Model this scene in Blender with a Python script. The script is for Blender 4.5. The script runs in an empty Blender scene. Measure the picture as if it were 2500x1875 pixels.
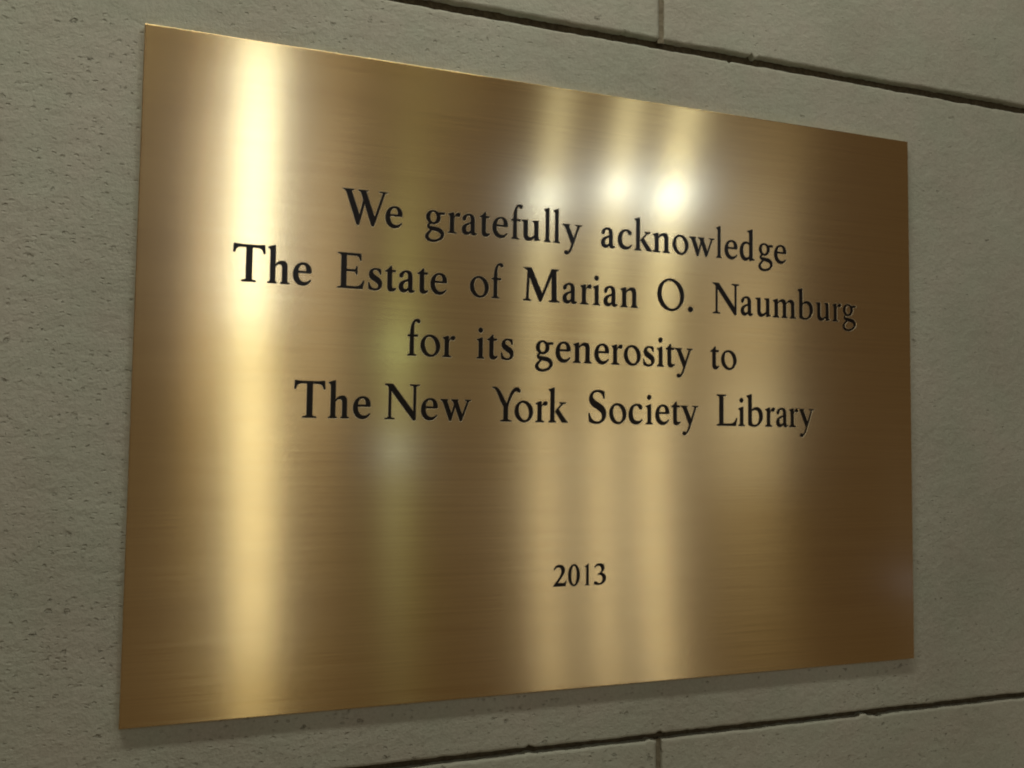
import bpy, math, random
import numpy as np
from mathutils import Matrix, Vector
from mathutils.geometry import delaunay_2d_cdt

# ------------------------------------------------------------------ camera, world, lamps, exposure
# metres; the wall face is the plane y = 0 and the viewer stands on its -y side.
# Plaque coordinates: x to the right from its left edge, z up from its top edge, U metres per plaque width.
U = 0.60
PLATE_H = 0.7165 * U
T_PLATE = 0.0050
sc = bpy.context.scene
C = sc.collection

cam_d = bpy.data.cameras.new("camera")
cam_d.sensor_width = 36.0
cam_d.lens = 32.256
cam_d.clip_start = 0.01
cam_d.clip_end = 50
cam = bpy.data.objects.new("camera", cam_d)
C.objects.link(cam)
R = Matrix(((0.93861129, -0.03217845, -0.34347254),
            (0.01279505, 0.99820236, -0.05855207),
            (0.34473922, 0.05056289, 0.93733573)))
M = Matrix(((1, 0, 0), (0, 0, -1), (0, 1, 0)))
EYE = Vector((0.04405 * U, -1.0014 * U - T_PLATE, -0.42349 * U))
cam.matrix_world = Matrix.Translation(EYE) @ (M @ R).to_4x4()
sc.camera = cam

sc.view_settings.view_transform = 'Standard'
sc.view_settings.look = 'None'
sc.view_settings.exposure = 0.0
sc.view_settings.gamma = 1.0
sc.cycles.filter_width = 2.0
sc.cycles.use_light_tree = False

world = bpy.data.worlds.new("World")
sc.world = world
world.use_nodes = True
bg = world.node_tree.nodes["Background"]
bg.inputs[0].default_value = (1, 0.66, 0.34, 1)
bg.inputs[1].default_value = 0.0801


def area(name, loc, aim, sx, sy, radiance, col, shape='RECTANGLE'):
    """a lamp of the room or an added fill: an area lamp of a given radiance (W/m2/sr)"""
    d = bpy.data.lights.new(name, 'AREA')
    d.shape = shape
    d.size, d.size_y = sx, sy
    a = sx * sy * (math.pi / 4 if shape in ('DISK', 'ELLIPSE') else 1)
    d.energy = radiance * math.pi * a
    d.color = col
    o = bpy.data.objects.new(name, d)
    C.objects.link(o)
    o.location = loc
    o.rotation_euler = (Vector(aim) - Vector(loc)).to_track_quat('-Z', 'Y').to_euler()
    return o


def room_point(hx, hz, az, el, dist):
    """a point of the room seen mirrored in the plaque at (hx, hz): azimuth, elevation, distance"""
    a, e = math.radians(az), math.radians(el)
    return Vector((hx * U + dist * math.cos(e) * math.sin(a),
                   -T_PLATE - dist * math.cos(e) * math.cos(a),
                   hz * U + dist * math.sin(e)))


MID = (0.5 * U, 0, -0.36 * U)
WARM = (1.0, 0.93, 0.78)
LAMPS = [  # name, hit x, hit z, azimuth, elevation, distance, width, height, radiance, colour, shape
    ("lamp_tall", 0.115, -0.150, 4.1, 14.5, 3.0, 0.13, 1.00, 5.633, (0.88, 0.96, 1.0), 'RECTANGLE'),
    ("lamp_tall_low", 0.121, -0.450, 4.8, -6.0, 3.0, 0.14, 1.00, 1.929, (1, 0.95, 0.72), 'RECTANGLE'),
    ("lamp_halo_left", 0.070, -0.200, 1.7, 10.0, 3.2, 0.14, 1.10, 0.869, (1, 0.85, 0.6), 'RECTANGLE'),  # added halo left of the tall reflection, no known source
    ("lamp_halo_right", 0.190, -0.300, 8.0, 10.0, 3.2, 0.20, 1.20, 0.4376, (1, 0.85, 0.6), 'RECTANGLE'),  # added halo on the tall reflection's right, not a lamp of the room
    ("lamp_spot_a", 0.455, -0.135, 22.2, 14.8, 3.2, 0.07, 0.05, 69.564, (0.8, 0.93, 1), 'DISK'),
    ("lamp_spot_b", 0.547, -0.118, 26.6, 15.4, 3.2, 0.05, 0.05, 114.1, (0.8, 0.93, 1), 'DISK'),
    ("lamp_spot_c", 0.622, -0.120, 30.0, 14.8, 3.2, 0.09, 0.09, 48.1, (0.8, 0.93, 1), 'DISK'),
    ("lamp_green", 0.274, -0.325, 12.9, 5.5, 3.0, 0.096, 0.150, 2.78, (0.72, 1, 0.45), 'DISK'),
    ("lamp_blue", 0.274, -0.439, 12.9, -0.9, 3.0, 0.080, 0.150, 3.059, (0.6, 0.78, 1), 'DISK'),
    ("lamp_green_strip", 0.285, -0.360, 13.6, 2.0, 3.2, 0.08, 1.80, 0.1647, (0.8, 1, 0.35), 'RECTANGLE'),
    ("lamp_far", 0.755, -0.383, 34.6, 1.9, 3.0, 0.24, 0.10, 1.691, (1, 0.98, 0.7), 'DISK'),
    ("lamp_edge", 0.996, -0.613, 43.6, -7.8, 3.0, 0.06, 0.20, 0.54, (0.6, 0.68, 1.0), 'DISK'),
    ("lamp_right_fill", 0.720, -0.300, 34.5, 6.0, 3.4, 0.34, 1.30, 0.4256, (1, 0.955, 0.8), 'RECTANGLE'),  # added to brighten the plate right of the spots
    ("lamp_gap_fill", 0.400, -0.300, 19.0, 4.0, 3.6, 1.90, 1.80, 0.050, (1, 0.86, 0.6), 'RECTANGLE'),  # added broad fill, lifts the dark gaps between reflections in the brass
    ("lamp_panel", 0.56, -0.36, 26.0, 2.0, 3.4, 0.80, 1.60, 0.1151, (1, 0.955, 0.8), 'RECTANGLE'),
    ("lamp_streak_fill_a", 0.46, -0.56, 22.5, -7.0, 3.4, 0.075, 1.20, 1.441, (1, 0.955, 0.8), 'RECTANGLE'),  # added strips (a, b, c) extending the spots' streaks down the plate
    ("lamp_streak_fill_b", 0.53, -0.56, 25.9, -7.0, 3.4, 0.045, 1.20, 2.437, (1, 0.955, 0.8), 'RECTANGLE'),
    ("lamp_streak_fill_c", 0.60, -0.56, 29.1, -7.0, 3.4, 0.08, 1.20, 1.823, (1, 0.955, 0.8), 'RECTANGLE'),
]
for nm, hx, hz, az, el, dist, w, h, rad, col, shp in LAMPS:
    p = room_point(hx, hz, az, el, dist)
    area(nm, p, (hx * U, 0, hz * U), w, h, rad, col, shp)
# the wall-washing strips under the ceiling
for k, (x, rad, col) in enumerate(((-0.25, 21.253, (1, 0.955, 0.8)), (0.25, 13.388, (1, 0.955, 0.8)), (0.75, 3.534, (1, 0.955, 0.8)))):
    area("lamp_wall_washer", (x, -0.44, 0.80), (x, 0, -0.2), 0.49, 0.09, rad, col)

# ------------------------------------------------------------------ materials
def mat(name):
    m = bpy.data.materials.new(name)
    m.use_nodes = True
    nt = m.node_tree
    return m, nt, nt.nodes["Principled BSDF"]


def N(nt, t, **kw):
    n = nt.nodes.new(t)
    for k, v in kw.items():
        if k in n.inputs:
            n.inputs[k].default_value = v
        else:
            setattr(n, k, v)
    return n


def ramp(nt, src, stops):
    r = nt.nodes.new("ShaderNodeValToRGB")
    e = r.color_ramp.elements
    while len(e) < len(stops):
        e.new(0.5)
    for k, (p, c) in enumerate(stops):
        e[k].position = p
        e[k].color = (c[0], c[1], c[2], 1) if isinstance(c, tuple) else (c, c, c, 1)
    nt.links.new(src, r.inputs[0])
    return r.outputs[0]


def maths(nt, op, a, b):
    n = nt.nodes.new("ShaderNodeMath")
    n.operation = op
    for k, v in enumerate((a, b)):
        if isinstance(v, (int, float)):
            n.inputs[k].default_value = v
        else:
            nt.links.new(v, n.inputs[k])
    return n.outputs[0]


def brass_material():
    m, nt, b = mat("brushed_brass")
    L = nt.links.new
    tc = N(nt, "ShaderNodeTexCoord")

    def streak(sx, sz, detail, rough=0.6, seed=0.0):
        mp = N(nt, "ShaderNodeMapping")
        mp.inputs["Scale"].default_value = (sx, 1, sz)
        mp.inputs["Location"].default_value = (seed, seed, seed)
        L(tc.outputs["Object"], mp.inputs["Vector"])
        n = N(nt, "ShaderNodeTexNoise", Scale=1.0, Detail=detail, Roughness=rough)
        L(mp.outputs[0], n.inputs["Vector"])
        return n.outputs["Fac"]
    fine = streak(2.5, 1100.0, 2.0, 0.7)
    mid = streak(12.0, 720.0, 2.0, 0.5, 3.1)
    broad = streak(3.0, 40.0, 2.0, 0.5, 7.7)
    cloud = streak(9.0, 9.0, 3.0, 0.55, 1.3)
    mix = maths(nt, 'ADD', maths(nt, 'MULTIPLY', fine, 0.55), maths(nt, 'MULTIPLY', mid, 0.45))
    # base colour: brass with faint tarnish and brush lines
    tone = maths(nt, 'ADD', maths(nt, 'MULTIPLY', mix, 0.85), maths(nt, 'MULTIPLY', cloud, 0.15))
    L(ramp(nt, tone, [(0.37, (0.705, 0.495, 0.20)), (0.51, (0.77, 0.565, 0.25)), (0.65, (0.815, 0.615, 0.29))]),
      b.inputs["Base Color"])
    b.inputs["Metallic"].default_value = 1.0
    rr = maths(nt, "ADD", 0.172, maths(nt, 'MULTIPLY', maths(nt, 'ADD', mid, maths(nt, 'MULTIPLY', broad, 0.6)), 0.052))
    L(rr, b.inputs["Roughness"])
    b.inputs["Anisotropic"].default_value = 1.0
    b.inputs["Anisotropic Rotation"].default_value = 0.25
    tg = N(nt, "ShaderNodeTangent")
    tg.direction_type = 'UV_MAP'
    tg.uv_map = "brush"
    L(tg.outputs[0], b.inputs["Tangent"])
    bp = N(nt, "ShaderNodeBump", Strength=0.14, Distance=0.0003)
    L(mix, bp.inputs["Height"])
    L(bp.outputs[0], b.inputs["Normal"])
    # clear lacquer over the brushed metal, and the small share of the surface left smooth by the brush
    geo = N(nt, "ShaderNodeNewGeometry")
    L(geo.outputs["Normal"], b.inputs["Coat Normal"])
    b.inputs["Coat Weight"].default_value = 0.8
    b.inputs["Coat Roughness"].default_value = 0.19
    b.inputs["Coat IOR"].default_value = 1.6
    g = N(nt, "ShaderNodeBsdfAnisotropic", Roughness=0.145)
    g.inputs["Color"].default_value = (0.86, 0.80, 0.66, 1)
    g.distribution = 'GGX'
    ms = N(nt, "ShaderNodeMixShader")
    ms.inputs[0].default_value = 0.16
    L(b.outputs[0], ms.inputs[1])
    L(g.outputs[0], ms.inputs[2])
    L(ms.outputs[0], nt.nodes["Material Output"].inputs["Surface"])
    return m


def edge_material():
    """the narrow etched rim of each letter: unlacquered brass without brush lines, colour paled to imitate edges catching light"""
    m, nt, b = mat("etched_rim_brass")
    tc = N(nt, "ShaderNodeTexCoord")
    n = N(nt, "ShaderNodeTexNoise", Scale=700.0, Detail=2.0)
    nt.links.new(tc.outputs["Object"], n.inputs["Vector"])
    nt.links.new(ramp(nt, n.outputs["Fac"], [(0.3, (0.80, 0.68, 0.46)), (0.7, (0.90, 0.80, 0.60))]), b.inputs["Base Color"])
    b.inputs["Metallic"].default_value = 1.0
    b.inputs["Roughness"].default_value = 0.42
    return m


def enamel_material():
    m, nt, b = mat("black_enamel")
    tc = N(nt, "ShaderNodeTexCoord")
    n = N(nt, "ShaderNodeTexNoise", Scale=900.0, Detail=3.0)
    nt.links.new(tc.outputs["Object"], n.inputs["Vector"])
    nt.links.new(ramp(nt, n.outputs["Fac"], [(0.3, (0.0045, 0.002, 0.0015)), (0.7, (0.008, 0.004, 0.003))]),
                 b.inputs["Base Color"])
    b.inputs["Roughness"].default_value = 0.26
    b.inputs["Specular IOR Level"].default_value = 0.22
    bp = N(nt, "ShaderNodeBump", Strength=0.15, Distance=0.0002)
    nt.links.new(n.outputs["Fac"], bp.inputs["Height"])
    nt.links.new(bp.outputs[0], b.inputs["Normal"])
    return m


def stone_material():
    m, nt, b = mat("limestone")
    L = nt.links.new
    geo = N(nt, "ShaderNodeNewGeometry")
    pos = geo.outputs["Position"]

    def noise(scale, detail, rough=0.55, stretch=(1, 1, 1)):
        mp = N(nt, "ShaderNodeMapping")
        mp.inputs["Scale"].default_value = stretch
        L(pos, mp.inputs["Vector"])
        n = N(nt, "ShaderNodeTexNoise", Scale=scale, Detail=detail, Roughness=rough)
        L(mp.outputs[0], n.inputs["Vector"])
        return n
    big = noise(7.0, 5.0, 0.6)
    tint = noise(22.0, 3.0)
    grain = noise(560.0, 3.0, 0.75)
    sand = noise(240.0, 4.0, 0.75, (1, 1, 1.3))
    und = noise(70.0, 4.0, 0.6, (1, 1, 1.3))
    warp = noise(320.0, 3.0, 0.7)
    xs = N(nt, "ShaderNodeSeparateXYZ")
    L(pos, xs.inputs[0])
    patch = noise(14.0, 3.0)
    # the stone is more porous towards the left end and foot of the block
    bias = maths(nt, 'ADD', maths(nt, 'MULTIPLY', xs.outputs[0], -0.40), maths(nt, 'MULTIPLY', xs.outputs[2], -0.40))
    dens = maths(nt, 'ADD', patch.outputs["Fac"], bias)

    def pits(scale, warp_by, lo, hi, rad):
        vm = N(nt, "ShaderNodeVectorMath", operation='SCALE')
        L(warp.outputs["Color"], vm.inputs[0])
        vm.inputs["Scale"].default_value = warp_by
        va = N(nt, "ShaderNodeVectorMath", operation='ADD')
        L(pos, va.inputs[0])
        L(vm.outputs[0], va.inputs[1])
        mp = N(nt, "ShaderNodeMapping")
        mp.inputs["Scale"].default_value = (0.72, 1, 1.3)
        L(va.outputs[0], mp.inputs["Vector"])
        vo = N(nt, "ShaderNodeTexVoronoi", Scale=scale)
        L(mp.outputs[0], vo.inputs["Vector"])
        sep = N(nt, "ShaderNodeSeparateColor")
        L(vo.outputs["Color"], sep.inputs[0])
        on = maths(nt, 'LESS_THAN', sep.outputs[0], ramp(nt, dens, [(0.35, lo), (0.85, hi)]))
        d = maths(nt, 'DIVIDE', vo.outputs["Distance"], maths(nt, 'ADD', 0.35, sep.outputs[1]))
        depth = ramp(nt, d, [(rad * 0.5, 1.0), (rad, 0.0)])
        return maths(nt, 'MULTIPLY', maths(nt, 'MULTIPLY', on, depth), maths(nt, 'ADD', 0.3, sep.outputs[2]))
    small = pits(330.0, 0.0030, 0.01, 0.50, 0.40)
    large = pits(150.0, 0.0060, 0.01, 0.26, 0.30)
    pit = maths(nt, 'ADD', maths(nt, 'MULTIPLY', small, 0.5), large)
    tone = maths(nt, 'ADD', maths(nt, 'MULTIPLY', big.outputs["Fac"], 0.40),
                 maths(nt, 'ADD', maths(nt, 'MULTIPLY', grain.outputs["Fac"], 0.30), maths(nt, 'MULTIPLY', sand.outputs["Fac"], 0.30)))
    col = ramp(nt, tone, [(0.36, (0.413, 0.425, 0.355)), (0.5, (0.508, 0.520, 0.446)), (0.64, (0.585, 0.595, 0.52))])
    hue = ramp(nt, tint.outputs["Fac"], [(0.36, (0.965, 1.0, 0.975)), (0.64, (1.0, 0.975, 0.97))])
    mx = N(nt, "ShaderNodeMixRGB", blend_type='MULTIPLY')
    mx.inputs[0].default_value = 1.0
    L(col, mx.inputs[1])
    L(hue, mx.inputs[2])
    # darker, browner tint in the pits
    dk = N(nt, "ShaderNodeMixRGB", blend_type='MULTIPLY')
    L(maths(nt, 'MINIMUM', maths(nt, 'MULTIPLY', pit, 0.32), 1.0), dk.inputs[0])
    L(mx.outputs[0], dk.inputs[1])
    dk.inputs[2].default_value = (0.74, 0.71, 0.63, 1)
    oi = N(nt, "ShaderNodeObjectInfo")
    hs = N(nt, "ShaderNodeHueSaturation")
    L(maths(nt, 'ADD', 0.97, maths(nt, 'MULTIPLY', oi.outputs["Random"], 0.07)), hs.inputs["Value"])
    L(dk.outputs[0], hs.inputs["Color"])
    L(hs.outputs[0], b.inputs["Base Color"])
    b.inputs["Roughness"].default_value = 0.95
    b.inputs["Specular IOR Level"].default_value = 0.15
    h = maths(nt, 'ADD', maths(nt, 'MULTIPLY', und.outputs["Fac"], 0.9),
              maths(nt, 'ADD', maths(nt, 'MULTIPLY', grain.outputs["Fac"], 0.22), maths(nt, 'MULTIPLY', sand.outputs["Fac"], 0.42)))
    h = maths(nt, 'SUBTRACT', h, pit)
    bp = N(nt, "ShaderNodeBump", Strength=0.9, Distance=0.0016)
    L(h, bp.inputs["Height"])
    L(bp.outputs[0], b.inputs["Normal"])
    return m


def mortar_material(name, dark, light):
    m, nt, b = mat(name)
    geo = N(nt, "ShaderNodeNewGeometry")
    n = N(nt, "ShaderNodeTexNoise", Scale=260.0, Detail=5.0, Roughness=0.7)
    nt.links.new(geo.outputs["Position"], n.inputs["Vector"])
    nt.links.new(ramp(nt, n.outputs["Fac"], [(0.3, dark), (0.7, light)]), b.inputs["Base Color"])
    b.inputs["Roughness"].default_value = 0.95
    bp = N(nt, "ShaderNodeBump", Strength=0.8, Distance=0.002)
    nt.links.new(n.outputs["Fac"], bp.inputs["Height"])
    nt.links.new(bp.outputs[0], b.inputs["Normal"])
    return m


M_BRASS = brass_material()
M_RIM = edge_material()
M_ENAMEL = enamel_material()
M_STONE = stone_material()
M_MORTAR = mortar_material("dark_bed_mortar", (0.055, 0.042, 0.022), (0.14, 0.112, 0.065))
M_HEAD = mortar_material("pale_head_mortar", (0.20, 0.175, 0.115), (0.34, 0.31, 0.225))


def mesh(name, verts, faces, m, smooth=False):
    me = bpy.data.meshes.new(name)
    me.from_pydata([tuple(map(float, v)) for v in verts], [], [tuple(map(int, f)) for f in faces])
    me.materials.append(m)
    if smooth:
        me.polygons.foreach_set("use_smooth", [True] * len(me.polygons))
    me.update()
    return me


def obj(name, me, parent=None, loc=(0, 0, 0)):
    o = bpy.data.objects.new(name, me)
    C.objects.link(o)
    o.location = loc
    if parent:
        o.parent = parent
    return o

# ------------------------------------------------------------------ the stone wall
Z_TOP = 0.0805 * U      # centre of the bed joint above the plaque
Z_BOT = -0.7855 * U     # centre of the bed joint below it
ROW = Z_TOP - Z_BOT
X_JOINT = 0.6115 * U    # head joint of the rows above and below
HALF_V = 0.0023
LEN = 1.50 * U
rng = np.random.default_rng(7)
_noise = rng.normal(size=(8, 4096))


def rag(x, seed, amp):
    """ragged line: several octaves of smoothed noise of x (metres)"""
    r = np.zeros_like(x)
    for k, (w, a) in enumerate(((0.090, 0.30), (0.030, 0.28), (0.011, 0.34), (0.0045, 0.30))):
        t = (x + 5.0) / w + seed * 17.3
        i = np.floor(t).astype(int)
        f = t - i
        f = f * f * (3 - 2 * f)
        n = _noise[(seed + k) % 8]
        r += a * (n[i % 4096] * (1 - f) + n[(i + 1) % 4096] * f)
    return r * amp


def chip(x, specs):
    r = np.zeros_like(x)
    for c, w, d in specs:
        r += d * np.exp(-((x - c) / w) ** 4)
    return r


def block(x0, x1, z0, z1, seed, top=(), bottom=()):
    """one dressed stone: fine grid face, ragged rounded arrises, sides running back into the wall"""
    nx = int((x1 - x0) / 0.0022)
    xs = np.linspace(x0, x1, nx)
    zt = z1 + rag(xs, seed, 0.00048) - chip(xs, top)
    zb = z0 + rag(xs, seed + 3, 0.00048) + chip(xs, bottom)
    u = np.concatenate(([0, 0.0015, 0.004, 0.009], np.linspace(0.02, 0.98, 46), [0.991, 0.996, 0.9985, 1]))
    X = np.repeat(xs[None], len(u), 0)
    Z = zb[None] + (zt - zb)[None] * u[:, None]
    # left and right sides ragged too
    jl = rag(np.linspace(z0, z1, len(u)), seed + 5, 0.00025)[:, None]
    edge = np.clip((X - x0) / 0.01, 0, 1)
    edge2 = np.clip((x1 - X) / 0.01, 0, 1)
    X = X + jl * (1 - edge) - jl * (1 - edge2)
    dz = np.minimum(Z - zb[None], zt[None] - Z)
    dx = np.minimum(X - X[:, :1], X[:, -1:] - X)
    # arris rounding: the face falls back over the last 1.5 mm (bed edges) and 0.8 mm (ends)
    Y = 0.0009 * (np.clip(1 - dz / 0.0011, 0, 1) ** 2) + 0.0006 * (np.clip(1 - dx / 0.0020, 0, 1) ** 2)
    Y += 0.00025 * (np.sin(X * 31 + seed) * np.sin(Z * 27 + seed * 2))
    H, W = X.shape
    V = np.stack([X, Y, Z], -1).reshape(-1, 3)
    idx = np.arange(H * W).reshape(H, W)
    F = np.stack([idx[:-1, :-1], idx[:-1, 1:], idx[1:, 1:], idx[1:, :-1]], -1).reshape(-1, 4)
    # sides: extrude the border back
    ring = np.concatenate([idx[0, :], idx[1:, -1], idx[-1, -2::-1], idx[-2:0:-1, 0]])
    back = V[ring].copy()
    back[:, 1] = 0.03
    b0 = len(V)
    V = np.vstack([V, back])
    k = np.arange(len(ring))
    S = np.stack([ring, b0 + k, b0 + (k + 1) % len(k), ring[(k + 1) % len(k)]], -1)
    faces = np.vstack([F, S])
    me = mesh("stone_block", V, faces, M_STONE)
    sm = np.zeros(len(faces), bool)
    sm[:len(F)] = True
    me.polygons.foreach_set("use_smooth", sm)
    return me


wall = bpy.data.objects.new("wall", None)
C.objects.link(wall)
wall["kind"] = "structure"
wall["label"] = "matte grey-beige limestone block wall with dark horizontal joints"

hb, ht = 0.0025, 0.0040      # half the lower and the upper bed joint
# middle course, with chips in its upper and lower arrises
mid_l = X_JOINT - 0.80 * U
obj("stone_block", block(mid_l + HALF_V, mid_l + 1.60 * U - HALF_V, Z_BOT + hb, Z_TOP - ht, 1,
                         top=[(0.712 * U, 0.0016, 0.0016), (0.50 * U, 0.004, 0.0006)],
                         bottom=[(0.441 * U, 0.0020, 0.0016), (0.612 * U, 0.0022, 0.0012)]), wall)
obj("stone_block", block(mid_l - 0.62 * U, mid_l - HALF_V, Z_BOT + hb, Z_TOP - ht, 2), wall)
obj("stone_block", block(mid_l + 1.60 * U + HALF_V, mid_l + 2.30 * U, Z_BOT + hb, Z_TOP - ht, 3), wall)
# course above
obj("stone_block", block(X_JOINT - LEN, X_JOINT - HALF_V, Z_TOP + ht, Z_TOP + ROW - hb, 4,
                         bottom=[(0.560 * U, 0.0020, 0.0010)]), wall)
obj("stone_block", block(X_JOINT + HALF_V, X_JOINT + LEN, Z_TOP + ht, Z_TOP + ROW - hb, 5,
                         bottom=[(0.748 * U, 0.0012, 0.0028), (0.757 * U, 0.0009, 0.0030), (0.752 * U, 0.0030, -0.0016)]), wall)
# course below
obj("stone_block", block(X_JOINT - LEN, X_JOINT - HALF_V, Z_BOT - ROW + hb, Z_BOT - hb, 6,
                         top=[(0.441 * U, 0.0030, -0.0010), (0.598 * U, 0.0022, -0.0012)]), wall)
obj("stone_block", block(X_JOINT + HALF_V, X_JOINT + LEN, Z_BOT - ROW + hb, Z_BOT - hb, 7,
                         top=[(0.921 * U, 0.0040, -0.0024), (0.946 * U, 0.0034, 0.0012)]), wall)


def mortar(name, x0, x1, z0, z1, y, m, amp, seed):
    """rough mortar strip lying back in a joint"""
    nx, nz = max(3, int((x1 - x0) / 0.003)), max(3, int((z1 - z0) / 0.003))
    xs, zs = np.linspace(x0, x1, nx), np.linspace(z0, z1, nz)
    X, Z = np.meshgrid(xs, zs)
    r = np.random.default_rng(seed)
    Y = y + r.normal(size=X.shape) * amp
    V = np.stack([X, Y, Z], -1).reshape(-1, 3)
    idx = np.arange(nx * nz).reshape(nz, nx)
    F = np.stack([idx[:-1, :-1], idx[:-1, 1:], idx[1:, 1:], idx[1:, :-1]], -1).reshape(-1, 4)
    return obj(name, mesh(name, V, F, m, True), wall)


for zc, sd in ((Z_TOP, 1), (Z_BOT, 2)):
    mortar("bed_joint_mortar", X_JOINT - LEN, X_JOINT + LEN, zc - 0.006, zc + 0.006, 0.0065, M_MORTAR, 0.0004, sd)
mortar("head_joint_mortar", X_JOINT - 0.003, X_JOINT + 0.003, Z_TOP + hb * 0.4, Z_TOP + ROW, 0.0013, M_HEAD, 0.0002, 3)
mortar("head_joint_mortar", X_JOINT - 0.003, X_JOINT + 0.003, Z_BOT - ROW, Z_BOT - hb * 0.9, 0.0028, M_HEAD, 0.0003, 4)
for k, xx in enumerate((mid_l, mid_l + 1.60 * U)):
    mortar("head_joint_mortar", xx - 0.003, xx + 0.003, Z_BOT + hb, Z_TOP - hb, 0.003, M_HEAD, 0.0003, 5 + k)

# ------------------------------------------------------------------ lettering: outlines in 1000 units per em, capitals 650 high
def foot(xl,xr,eL,eR,y=0,t=20,b=34,top=False):
    s=-1 if top else 1
    f=lambda x,v:f"{x:.1f} {y+s*v:.1f} "
    return "M "+f(xl-eL,0)+"L "+f(xr+eR,0)+"L "+f(xr+eR,t*.75)+"C "+f(xr+eR*.45,t)+f(xr,t+4)+f(xr,t+b)+"L "+f(xl,t+b)+"C "+f(xl,t+4)+f(xl-eL*.45,t)+f(xl-eL,t*.75)+"Z"
def rect(a,b,c,d): return f"M {a} {b} L {c} {b} L {c} {d} L {a} {d} Z"
def flag(x,xr,y,h=0):   # slanted entry serif at the top left of a stem whose left side is x
    return f"M {x-44} {y-50} C {x-10} {y-56} {x} {y-64} {x} {y-100} L {xr} {y-100} L {xr} {y} L {xr-12} {y+2} C {x+20} {y-16} {x-15} {y-30} {x-44} {y-36} Z"
def ell(cx,cy,rx,ry,tilt=0,e=2.0): return ('ell',cx,cy,rx,ry,tilt,e)
def st(*p): return ('st',p)
ARCH=lambda x0,x1,w=80:f"M {x0} 316 C {x0+32} 370 {x0+80} 405 {x1-90+10} 405 C {x1-22} 405 {x1} 365 {x1} 285 L {x1} 20 L {x1-w} 20 L {x1-w} 265 C {x1-w} 325 {x1-w-18} 349 {x1-w-52} 349 C {x1-w-88} 349 {x0+24} 325 {x0} 288 Z"
G={}
G['n']=([rect(68,20,148,320),flag(68,148,403),ARCH(146,372),foot(68,148,46,38),foot(292,372,36,46)],[])
G['h']=([rect(60,20,140,600),flag(60,140,678),ARCH(138,356),foot(60,140,44,36),foot(276,356,34,44)],[])
G['m']=([rect(66,20,144,320),flag(66,144,403),ARCH(142,350,78),ARCH(348,556,78),foot(66,144,46,34),foot(272,350,34,34),foot(478,556,34,46)],[])
G['u']=(["M 14 388 L 14 374 C 50 368 62 360 62 335 L 62 120 C 62 30 95 -10 152 -10 C 205 -10 255 18 292 62 L 292 105 C 255 72 228 52 196 52 C 156 52 142 80 142 135 L 142 397 Z",
 "M 246 388 L 246 374 C 280 368 290 360 290 335 L 290 -6 L 302 -10 C 335 4 370 12 410 16 L 410 30 C 380 34 370 42 370 75 L 370 397 Z"],[])
G['r']=([rect(66,20,146,320),flag(66,146,403),foot(66,146,48,58),"M 144 300 C 172 372 208 405 240 405 C 268 405 280 388 275 362 C 270 334 252 320 232 324 C 208 330 192 344 172 328 C 156 312 146 285 144 255 Z"],[])
G['i']=([rect(52,20,132,320),flag(52,132,403),foot(52,132,46,42),ell(88,545,49,49,0,1.8)],[])
G['l']=([rect(52,20,132,600),flag(52,132,678),foot(52,132,46,42)],[])
G['t']=(["M 20 374 C 68 395 104 428 126 470 L 150 470 L 150 395 L 228 395 L 222 360 L 150 360 L 150 112 C 150 68 165 50 190 50 C 205 50 220 56 232 64 L 240 50 C 216 10 185 -10 145 -10 C 95 -10 70 20 70 80 L 70 360 L 22 360 Z"],[])
G['a']=(["M 38 305 C 38 272 60 260 80 267 C 102 276 106 295 109 315 C 113 350 130 371 160 371 C 195 371 208 345 208 295 L 208 245 C 130 220 28 190 28 95 C 28 35 65 -10 120 -10 C 155 -10 185 10 210 42 C 215 10 235 -10 268 -10 C 295 -10 320 5 338 28 L 332 44 C 322 38 315 35 308 35 C 292 35 286 47 286 75 L 286 280 C 286 365 250 405 180 405 C 105 405 38 350 38 305 Z"],
 ["M 210 214 L 210 85 C 190 60 170 50 150 50 C 120 50 108 74 108 110 C 108 165 150 194 210 214 Z"])
G['s']=(["M 250 290 L 233 290 C 222 348 195 376 155 376 C 122 376 104 358 104 330 C 104 294 138 276 184 249 C 236 216 270 182 270 118 C 270 36 213 -10 140 -10 C 103 -10 65 0 35 15 L 24 132 L 42 134 C 56 62 92 22 145 22 C 185 22 207 43 207 77 C 207 116 172 138 120 168 C 66 200 38 235 38 292 C 38 360 90 405 160 405 C 195 405 225 398 246 388 Z"],[])
G['c']=(["M 325 88 C 295 30 245 -10 180 -10 C 80 -10 18 70 18 185 C 18 315 95 405 205 405 C 265 405 315 375 315 335 C 315 310 298 296 280 296 C 258 296 248 313 240 335 C 232 358 218 373 190 373 C 137 373 100 310 100 215 C 100 117 140 50 212 50 C 255 50 290 68 310 98 Z"],[])
G['e']=(["M 332 90 C 300 38 255 -10 185 -10 C 85 -10 18 75 18 190 C 18 310 90 405 195 405 C 282 405 336 340 333 232 L 332 220 L 98 220 C 96 115 142 48 215 48 C 260 48 294 68 318 100 Z"],
 ["M 100 250 L 250 250 C 256 322 235 373 187 373 C 138 373 105 325 100 250 Z"])
G['o']=([ell(200,197,188,208,8)],[ell(200,198,110,175,12)])
G['d']=(["M 204 640 L 204 626 C 245 622 258 612 258 588 L 258 -8 L 270 -10 C 300 4 340 12 394 16 L 394 30 C 350 34 338 42 338 78 L 338 680 L 325 680 C 290 660 250 648 204 640 Z",
 "M 264 372 C 238 395 212 405 182 405 C 85 405 20 305 20 190 C 20 75 75 -10 155 -10 C 195 -10 232 15 262 50 L 262 95 C 235 66 212 54 188 54 C 135 54 100 115 100 210 C 100 310 140 366 190 366 C 222 366 248 348 262 315 Z"],[])
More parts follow.
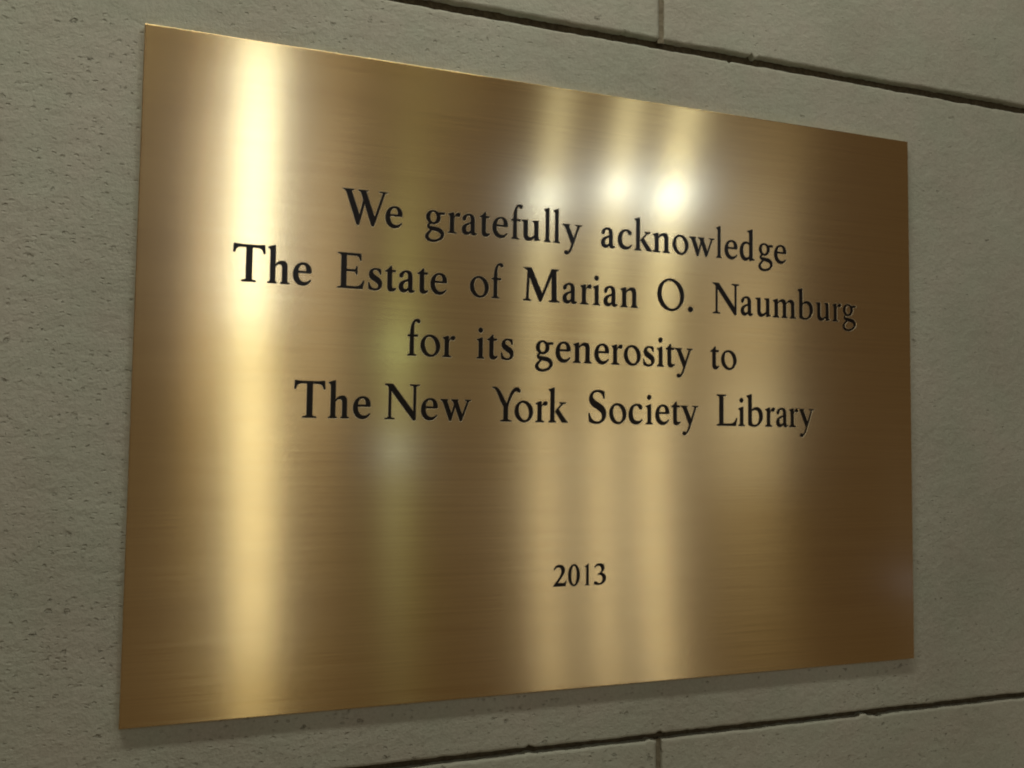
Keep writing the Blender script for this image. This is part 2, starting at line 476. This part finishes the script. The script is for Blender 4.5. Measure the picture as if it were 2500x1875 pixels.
G['b']=([rect(62,60,140,600),flag(62,140,678),"M 134 330 C 170 380 210 405 255 405 C 345 405 404 325 404 215 C 404 85 320 -10 200 -10 C 145 -10 98 4 62 26 L 62 330 Z"],
 ["M 140 296 C 160 333 190 352 222 352 C 287 352 322 290 322 195 C 322 85 282 24 215 24 C 172 24 140 45 140 95 Z"])
G['k']=([rect(60,20,140,600),flag(60,140,678),foot(60,140,44,38),"M 136 188 L 290 350 C 306 368 296 374 255 376 L 255 392 L 400 392 L 400 376 C 362 374 345 366 320 345 L 186 218 Z",
 "M 168 205 L 232 260 L 372 78 C 396 46 412 24 436 16 L 436 0 L 316 0 Z"],[])
G['f']=(["M 76 20 L 76 360 L 20 360 L 22 384 L 78 395 C 80 560 130 690 232 690 C 272 690 298 672 298 646 C 298 626 283 612 264 612 C 240 612 230 646 204 646 C 170 646 156 590 156 500 L 156 395 L 252 395 L 246 360 L 156 360 L 156 20 Z",foot(76,156,52,62)],[])
G['g']=([ell(168,272,140,134,0),"M 240 352 C 280 378 330 380 392 378 L 390 338 C 345 340 300 338 262 312 Z",
 st((118,160,30),(72,112,40),(100,68,58),(200,52,74),(300,26,78),(352,-42,66),(315,-128,44),(205,-178,40),(95,-168,50),(46,-108,62),(70,-42,44),(130,20,34),(150,50,34))],[ell(168,276,68,102,0)])
G['y']=(["M 48 374 L 138 374 L 266 92 L 214 -12 Z","M 348 374 L 384 374 L 230 -55 C 200 -140 165 -205 105 -214 L 96 -180 C 140 -172 166 -128 190 -62 L 216 8 Z",ell(92,-178,40,37),foot(48,134,40,36,392,18,26,True),foot(348,384,62,52,392,16,18,True)],[])
G['w']=(["M 48 376 L 136 376 L 242 95 L 224 -12 L 192 -12 Z","M 192 -12 L 224 -12 L 338 376 L 304 376 Z","M 256 376 L 344 376 L 452 95 L 436 -12 L 404 -12 Z","M 404 -12 L 436 -12 L 582 376 L 546 376 Z",
 foot(48,134,40,34,392,18,26,True),foot(258,344,38,30,392,18,26,True),foot(546,582,56,44,392,16,18,True)],[])
G['W']=(["M 62 625 L 160 625 L 336 150 L 316 -12 L 280 -12 Z","M 280 -12 L 316 -12 L 438 480 L 396 480 Z","M 340 625 L 440 625 L 616 150 L 598 -12 L 560 -12 Z","M 560 -12 L 598 -12 L 804 625 L 766 625 Z",
 foot(62,160,54,52,650,20,30,True),foot(344,440,46,44,650,20,30,True),foot(768,804,76,58,650,18,22,True)],[])
G['T']=([rect(235,20,327,640),foot(235,327,76,76),"M 20 664 C 80 650 120 650 160 650 L 402 650 C 442 650 482 650 542 664 L 549 512 L 530 508 C 514 585 487 610 420 612 L 142 612 C 75 610 48 585 32 508 L 13 512 Z"],[])
G['E']=([rect(85,10,177,640),foot(85,177,66,20),foot(85,177,66,20,650,top=True),"M 85 0 L 482 0 L 514 152 L 494 156 C 466 78 430 40 340 38 L 177 38 Z","M 85 650 L 446 650 L 452 518 L 433 516 C 425 588 400 612 330 612 L 177 612 Z",
 "M 170 350 L 330 350 C 355 352 358 375 362 412 L 380 412 L 380 256 L 362 256 C 358 293 352 316 325 316 L 170 316 Z"],[])
G['L']=([rect(85,10,177,640),foot(85,177,66,20),foot(85,177,66,72,650,top=True),"M 85 0 L 482 0 L 514 160 L 494 164 C 466 78 430 40 340 38 L 177 38 Z"],[])
G['N']=(["M 32 650 L 172 650 L 580 90 L 580 -16 L 540 -16 L 105 585 C 90 615 70 630 32 636 Z",rect(104,20,142,600),foot(104,142,68,66),rect(544,-10,582,630),foot(544,582,72,68,650,top=True)],[])
G['M']=(["M 84 20 L 124 20 L 152 610 L 112 610 Z","M 34 650 L 186 650 L 408 150 L 376 -8 L 354 -8 L 118 545 C 108 600 80 630 34 636 Z","M 354 -8 L 386 -8 L 640 600 L 620 650 L 600 650 Z","M 612 20 L 706 20 L 690 650 L 600 650 Z",
 foot(86,124,60,60),foot(612,706,62,62),"M 600 650 L 748 650 L 748 636 C 710 630 692 620 690 590 L 640 590 Z"],[])
G['O']=([ell(322,320,304,336,8)],[ell(322,320,216,300,12)])
G['S']=(["M 352 496 L 333 496 C 318 580 275 628 210 628 C 148 628 110 592 110 540 C 110 474 172 440 242 400 C 330 350 386 290 386 193 C 386 70 303 -12 190 -12 C 140 -12 85 2 45 25 L 28 192 L 47 196 C 66 86 125 24 205 24 C 272 24 308 72 308 138 C 308 210 250 252 172 298 C 96 342 42 392 42 484 C 42 590 117 662 220 662 C 270 662 315 650 347 635 Z"],[])
G['Y']=([rect(256,20,344,310),foot(256,344,72,80),st((14,648,16),(60,644,30),(110,612,56),(170,520,76),(230,400,86),(300,290,88)),st((322,290,44),(376,430,44),(436,555,50),(500,618,62),(558,618,74),(590,588,50))],[])
G['2']=(["M 38 500 C 60 600 125 652 215 652 C 325 652 396 585 396 485 C 396 385 312 290 165 95 L 350 95 C 398 95 414 115 432 168 L 452 162 L 417 0 L 25 0 L 25 22 C 180 200 288 330 288 455 C 288 535 250 580 185 580 C 125 580 85 545 60 490 Z"],[])
G['0']=([ell(208,320,202,336,0)],[ell(208,320,102,292,0)])
G['1']=([rect(84,20,184,600),foot(84,184,60,58),"M 184 655 L 168 657 C 120 620 70 596 18 580 L 18 562 C 66 570 84 560 84 520 L 184 500 Z"],[])
G['3']=(["M 33 540 C 65 612 120 652 195 652 C 290 652 355 600 355 515 C 355 450 315 400 257 368 C 347 345 404 285 404 200 C 404 75 300 -12 150 -12 C 80 -12 22 10 22 50 C 22 78 45 98 75 98 C 112 98 130 38 188 38 C 252 38 300 95 300 180 C 300 265 242 308 148 308 L 148 338 C 223 348 258 400 258 468 C 258 540 225 583 160 583 C 115 583 80 562 54 524 Z"],[])
G['.']=([ell(60,42,54,54)],[])

def flat(d,n=10):
    tk=d.split();i=0;pts=[];cmd=None
    while i<len(tk):
        if tk[i] in 'MLCZ': cmd=tk[i];i+=1
        if cmd=='Z': continue
        if cmd in 'ML': pts.append((float(tk[i]),float(tk[i+1])));i+=2
        elif cmd=='C':
            p=[pts[-1]]+[(float(tk[i+2*k]),float(tk[i+2*k+1])) for k in range(3)];i+=6
            for k in range(1,n+1):
                t=k/n;u=1-t;pts.append(tuple(u**3*p[0][j]+3*u*u*t*p[1][j]+3*u*t*t*p[2][j]+t**3*p[3][j] for j in(0,1)))
    return np.array(pts)
def inside(poly,X,Y):
    r=np.zeros(X.shape,bool);x0,y0=poly[-1]
    for x1,y1 in poly:
        if y0!=y1:
            c=(Y>=min(y0,y1))&(Y<max(y0,y1));r^=c&(X<(x1-x0)*(Y-y0)/(y1-y0)+x0)
        x0,y0=x1,y1
    return r
def shape(s,X,Y):
    if isinstance(s,str): return inside(flat(s),X,Y)
    if s[0]=='ell':
        _,cx,cy,rx,ry,t,e=s;a=math.radians(t);dx,dy=X-cx,Y-cy
        u=dx*math.cos(a)-dy*math.sin(a)*0.0+dy*math.sin(a);v=dy*math.cos(a)-dx*math.sin(a)
        return (abs(u/rx)**e+abs(v/ry)**e)<1
    P=np.array(s[1],float);P=np.vstack([2*P[0]-P[1],P,2*P[-1]-P[-2]]);r=np.zeros(X.shape,bool)
    for i in range(1,len(P)-2):
        for t in np.linspace(0,1,14):
            q=.5*(2*P[i]+(P[i+1]-P[i-1])*t+(2*P[i-1]-5*P[i]+4*P[i+1]-P[i+2])*t*t+(3*P[i]-P[i-1]-3*P[i+1]+P[i+2])*t**3)
            r|=(X-q[0])**2+(Y-q[1])**2<(q[2]/2)**2
    return r
STEP=5.
def raster(g,ss=3,sig=1.3):
    """coverage field of one glyph on a grid of STEP units"""
    n=ss;h=STEP/n
    xs=np.arange(-60,960,h);ys=np.arange(-260,740,h);X,Y=np.meshgrid(xs,ys)
    A=np.zeros(X.shape,bool)
    for s in g[0]:A|=shape(s,X,Y)
    for s in g[1]:A&=~shape(s,X,Y)
    H,W=A.shape[0]//n,A.shape[1]//n
    F=A[:H*n,:W*n].reshape(H,n,W,n).mean((1,3))
    k=np.exp(-.5*(np.arange(-4,5)/sig)**2);k/=k.sum()
    F=np.apply_along_axis(lambda v:np.convolve(v,k,'same'),0,F);F=np.apply_along_axis(lambda v:np.convolve(v,k,'same'),1,F)
    return F,xs[:n].mean(),ys[:n].mean()
def contours(F,ox,oy,iso=.5):
    """marching squares: closed loops, inside on the left"""
    B=F>iso;H,W=F.shape;seg={}
    def ip(i,j,k,l):
        a,b=F[i,j],F[k,l];t=(iso-a)/(b-a);return (ox+STEP*(j+t*(l-j)),oy+STEP*(i+t*(k-i)))
    I,J=np.where((B[:-1,:-1]!=B[1:,:-1])|(B[:-1,:-1]!=B[:-1,1:])|(B[:-1,:-1]!=B[1:,1:]))
    pos={}
    for i,j in zip(I,J):
        c=(B[i,j],B[i,j+1],B[i+1,j+1],B[i+1,j])  # ccw corners
        E=[((i,j),(i,j+1)),((i,j+1),(i+1,j+1)),((i+1,j),(i+1,j+1)),((i,j),(i+1,j))]
        cr=[e for e in range(4) if c[e]!=c[(e+1)%4]]
        # going ccw round cell: out->in crossings and in->out
        ent=[e for e in cr if not c[e]];ext=[e for e in cr if c[e]]
        for e in ext:
            # segment from ext edge ... inside kept on left: start at in->out crossing end at next out->in crossing(ccw backwards)
            k=(e-1)%4
            while k not in ent:k=(k-1)%4
            a,b=E[e],E[k]
            seg[a]=b;pos[a]=ip(*a[0],*a[1]);pos[b]=ip(*b[0],*b[1])
    loops=[]
    while seg:
        s=next(iter(seg));l=[];c=s
        while c in seg:
            n=seg.pop(c);l.append(pos[c]);c=n
        loops.append(np.array(l))
    return loops
def simplify(l,tol):
    # split at two far points, Douglas-Peucker
    def dp(p):
        if len(p)<3:return p
        a,b=p[0],p[-1];d=b-a;L=np.hypot(*d)
        dist=np.abs(d[0]*(p[:,1]-a[1])-d[1]*(p[:,0]-a[0]))/L if L>1e-9 else np.hypot(*(p-a).T)
        k=int(dist.argmax())
        if dist[k]<tol:return np.array([a,b])
        return np.vstack([dp(p[:k+1])[:-1],dp(p[k:])])
    k=int(np.hypot(*(l-l[0]).T).argmax())
    q=np.vstack([l,l[:1]]);return np.vstack([dp(q[:k+1])[:-1],dp(q[k:])])[:-1]
LAYOUT = {
 1: 'W0.2350 e0.2674 g0.3151 r0.3376 a0.3562 t0.3748 e0.3938 f0.4145 u0.4323 l0.4534 l0.4655 y0.4859 a0.5335 c0.5565 k0.5820 n0.6076 o0.6348 w0.6661 l0.6912 e0.7091 d0.7337 g0.7620 e0.7847',
 2: 'T0.1124 h0.1432 e0.1680 E0.2207 s0.2476 t0.2651 a0.2836 t0.3021 e0.3207 o0.3694 f0.3912 M0.4469 a0.4833 r0.5044 i0.5187 a0.5375 n0.5630 O0.6211 .0.6494 N0.7016 a0.7328 u0.7578 m0.7911 b0.8240 u0.8523 r0.8750 g0.8957',
 3: 'f0.2929 o0.3122 r0.3338 i0.3719 t0.3862 s0.4046 g0.4511 e0.4754 n0.5005 e0.5262 r0.5466 o0.5676 s0.5904 i0.6067 t0.6204 y0.6400 t0.6849 o0.7057',
 4: 'T0.1793 h0.2107 e0.2359 N0.2811 e0.3124 w0.3433 Y0.4044 o0.4262 r0.4484 k0.4696 S0.5209 o0.5483 c0.5725 i0.5913 e0.6095 t0.6286 y0.6484 L0.7027 i0.7245 b0.7443 r0.7679 a0.7866 r0.8048 y0.8246',
 5: '20.4740 00.4920 10.5093 30.5259',
}
WIDTH = {'W': 0.981, 'e': 1.005, 'g': 0.993, 'r': 0.957, 'a': 0.99, 't': 0.975, 'f': 0.849, 'u': 0.988, 'l': 0.815, 'y': 0.992, 'c': 1.027, 'k': 0.968, 'n': 1.019, 'o': 1.001, 'w': 0.985, 'd': 1.014, 'T': 1.006, 'h': 0.977, 'E': 0.99, 's': 1.052, 'M': 1.037, 'i': 0.939, 'O': 1.028, '.': 1.098, 'N': 1.069, 'm': 1.048, 'b': 1.063, 'Y': 0.951, 'S': 1.083, 'L': 1.023, '2': 1.025, '0': 0.968, '1': 0.763, '3': 1.083}

EM = 0.0390 * U / 650          # metres per unit of the four text lines
EM_YEAR = 0.0248 * U / 650     # and of the year
BASE = {1: -0.1899, 2: -0.2616, 3: -0.3327, 4: -0.4045, 5: -0.5967}

OUT, LIP, IN, DEPTH = 13.0, 7.5, -4.0, 0.00036     # lip rounded over, then a steep etched wall


def normals(l):
    a = l - np.roll(l, 1, 0)
    b = np.roll(l, -1, 0) - l
    a /= np.hypot(*a.T)[:, None] + 1e-9
    b /= np.hypot(*b.T)[:, None] + 1e-9
    t = a + b
    t /= np.hypot(*t.T)[:, None] + 1e-9
    n = np.stack([t[:, 1], -t[:, 0]], 1)
    c = np.clip((a * t).sum(1), 0.65, 1)
    return n / c[:, None]


def area2(l):
    return float(np.sum(l[:, 0] * np.roll(l[:, 1], -1) - l[:, 1] * np.roll(l[:, 0], -1)))


def inside_loops(loops, X, Y):
    r = np.zeros(X.shape, bool)
    for l in loops:
        r ^= inside(l, X, Y)
    return r


FORM = {}
for ch in sorted(set(c for t in LAYOUT.values() for c in (w[0] for w in t.split()))):
    F_, ox, oy = raster(G[ch])
    loops = [simplify(l, 1.3) for l in contours(F_, ox, oy)]
    loops = [l for l in loops if abs(area2(l)) > 800]
    big = max(loops, key=lambda l: abs(area2(l)))
    if area2(big) < 0:
        loops = [l[::-1].copy() for l in loops]      # ink on the left of every loop
    xs = np.concatenate(loops)[:, 0]
    cx = (xs.min() + xs.max()) / 2
    for l in loops:
        l[:, 0] = (l[:, 0] - cx) * WIDTH[ch]
    opening = [l + OUT * normals(l) for l in loops]
    lip = [l + LIP * normals(l) for l in loops]
    floor = [l - IN * normals(l) for l in loops]
    FORM[ch] = (opening, floor, lip)


def cdt(loops, extra=None):
    v, e = [], []
    for l in loops:
        n0, n = len(v), len(l)
        v += [Vector((float(p[0]), float(p[1]))) for p in l]
        e += [(n0 + k, n0 + (k + 1) % n) for k in range(n)]
    vo, eo, fo, *_ = delaunay_2d_cdt(v, e, [], 0, 1e-9)
    return np.array([(p[0], p[1]) for p in vo]), np.array([tuple(f) for f in fo])


def ccw(V, F):
    a, b, c = V[F[:, 0]], V[F[:, 1]], V[F[:, 2]]
    s = (b[:, 0] - a[:, 0]) * (c[:, 1] - a[:, 1]) - (b[:, 1] - a[:, 1]) * (c[:, 0] - a[:, 0])
    F = F[np.abs(s) > 1e-16]
    s = s[np.abs(s) > 1e-16]
    F[s < 0] = F[s < 0][:, ::-1]
    return F


LETTER_MESH = {}
for ch, (opening, floor, lip) in FORM.items():
    fl = [l * EM for l in floor]
    V, F = cdt(fl)
    F = ccw(V, F)
    cen = V[F].mean(1)
    F = F[inside_loops(fl, cen[:, 0], cen[:, 1])]
    V3 = np.stack([V[:, 0], np.zeros(len(V)), V[:, 1]], 1)
    LETTER_MESH[ch] = mesh("letter", V3, F, M_ENAMEL)

plaque = bpy.data.objects.new("plaque", None)
C.objects.link(plaque)
plaque["label"] = "rectangular brushed brass dedication plaque with black etched lettering fixed on the stone wall"
plaque["category"] = "plaque"

# plate: front face with the letters cut in, chamfered rim, sides, back
CH = 0.0006
X0 = 0.0009            # left edge of the plate
rect_in = np.array([(X0 + CH, -PLATE_H + CH), (U - CH, -PLATE_H + CH), (U - CH, -CH), (X0 + CH, -CH)])
hole_loops, lip_loops, floor_loops, placed = [], [], [], []
for ln, text in LAYOUT.items():
    k = EM_YEAR if ln == 5 else EM
    for w in text.split():
        ch, x = w[0], float(w[1:])
        o = np.array([x * U, BASE[ln] * U])
        opening, floor, lip = FORM[ch]
        placed.append((ch, o, k))
        hole_loops.append([l * k + o for l in opening])
        lip_loops.append([l * k + o for l in lip])
        floor_loops.append([l * k + o for l in floor])
# border subdivided so that the triangles stay compact
def sub(a, b, n):
    return [a + (b - a) * t / n for t in range(n)]
border = np.array(sub(rect_in[0], rect_in[1], 24) + sub(rect_in[1], rect_in[2], 16)
                  + sub(rect_in[2], rect_in[3], 24) + sub(rect_in[3], rect_in[0], 16))
V, F = cdt([border] + [l for ls in hole_loops for l in ls])
F = ccw(V, F)
cen = V[F].mean(1)
hole = np.zeros(len(F), bool)
for ls in hole_loops:
    a = np.concatenate(ls)
    lo, hi = a.min(0), a.max(0)
    near = np.where((cen[:, 0] > lo[0]) & (cen[:, 0] < hi[0]) & (cen[:, 1] > lo[1]) & (cen[:, 1] < hi[1]))[0]
    hole[near] |= inside_loops(ls, cen[near, 0], cen[near, 1])
F = F[~hole]
verts = [(x, -T_PLATE, z) for x, z in V]
faces = [tuple(f) for f in F]
# etched walls, sloping down to the enamel
rim_faces = []
for ls, ms_, fs in zip(hole_loops, lip_loops, floor_loops):
    for a, c, b in zip(ls, ms_, fs):
        n, v0 = len(a), len(verts)
        verts += [(x, -T_PLATE, z) for x, z in a] + [(x, -T_PLATE + 0.00005, z) for x, z in c]
        verts += [(x, -T_PLATE + DEPTH, z) for x, z in b]
        for q in (0, n):
            if q == 0:
                rim_faces += list(range(len(faces), len(faces) + n))
            faces += [(v0 + q + (k + 1) % n, v0 + q + k, v0 + q + n + k, v0 + q + n + (k + 1) % n) for k in range(n)]
rim = [[(X0 + CH, -T_PLATE, -PLATE_H + CH), (U - CH, -T_PLATE, -PLATE_H + CH), (U - CH, -T_PLATE, -CH), (X0 + CH, -T_PLATE, -CH)],
       [(X0 + 0.00018, -T_PLATE + 0.00018, -PLATE_H + 0.00018), (U - 0.00018, -T_PLATE + 0.00018, -PLATE_H + 0.00018),
        (U - 0.00018, -T_PLATE + 0.00018, -0.00018), (X0 + 0.00018, -T_PLATE + 0.00018, -0.00018)],
       [(X0, -T_PLATE + 0.0007, -PLATE_H), (U, -T_PLATE + 0.0007, -PLATE_H), (U, -T_PLATE + 0.0007, 0), (X0, -T_PLATE + 0.0007, 0)],
       [(X0, 0.0002, -PLATE_H), (U, 0.0002, -PLATE_H), (U, 0.0002, 0), (X0, 0.0002, 0)]]
v0 = len(verts)
for r in rim:
    verts += r
for lv in range(3):
    for k in range(4):
        a, b = v0 + lv * 4 + k, v0 + lv * 4 + (k + 1) % 4
        faces.append((a, a + 4, b + 4, b))
faces.append((v0 + 12, v0 + 15, v0 + 14, v0 + 13))
plate_me = mesh("plate", verts, faces, M_BRASS)
plate_me.materials.append(M_RIM)
for k in rim_faces:
    plate_me.polygons[k].material_index = 1
uv = plate_me.uv_layers.new(name="brush")
co = np.array(verts)
li = np.empty(len(plate_me.loops), int)
plate_me.loops.foreach_get("vertex_index", li)
uvs = np.stack([co[li, 0], co[li, 2] + 0.3 * co[li, 1]], 1)
uv.data.foreach_set("uv", uvs.ravel().astype(np.float32))
obj("plate", plate_me, plaque)

for ch, o, k in placed:
    lt = obj("letter", LETTER_MESH[ch], plaque, (o[0], -T_PLATE + DEPTH, o[1]))
    s = k / EM
    lt.scale = (s, 1, s)
    kind = "full stop" if ch == '.' else ("figure " + ch if ch.isdigit() else ("capital " if ch.isupper() else "small letter ") + ch)
    lt["label"] = "black etched " + kind
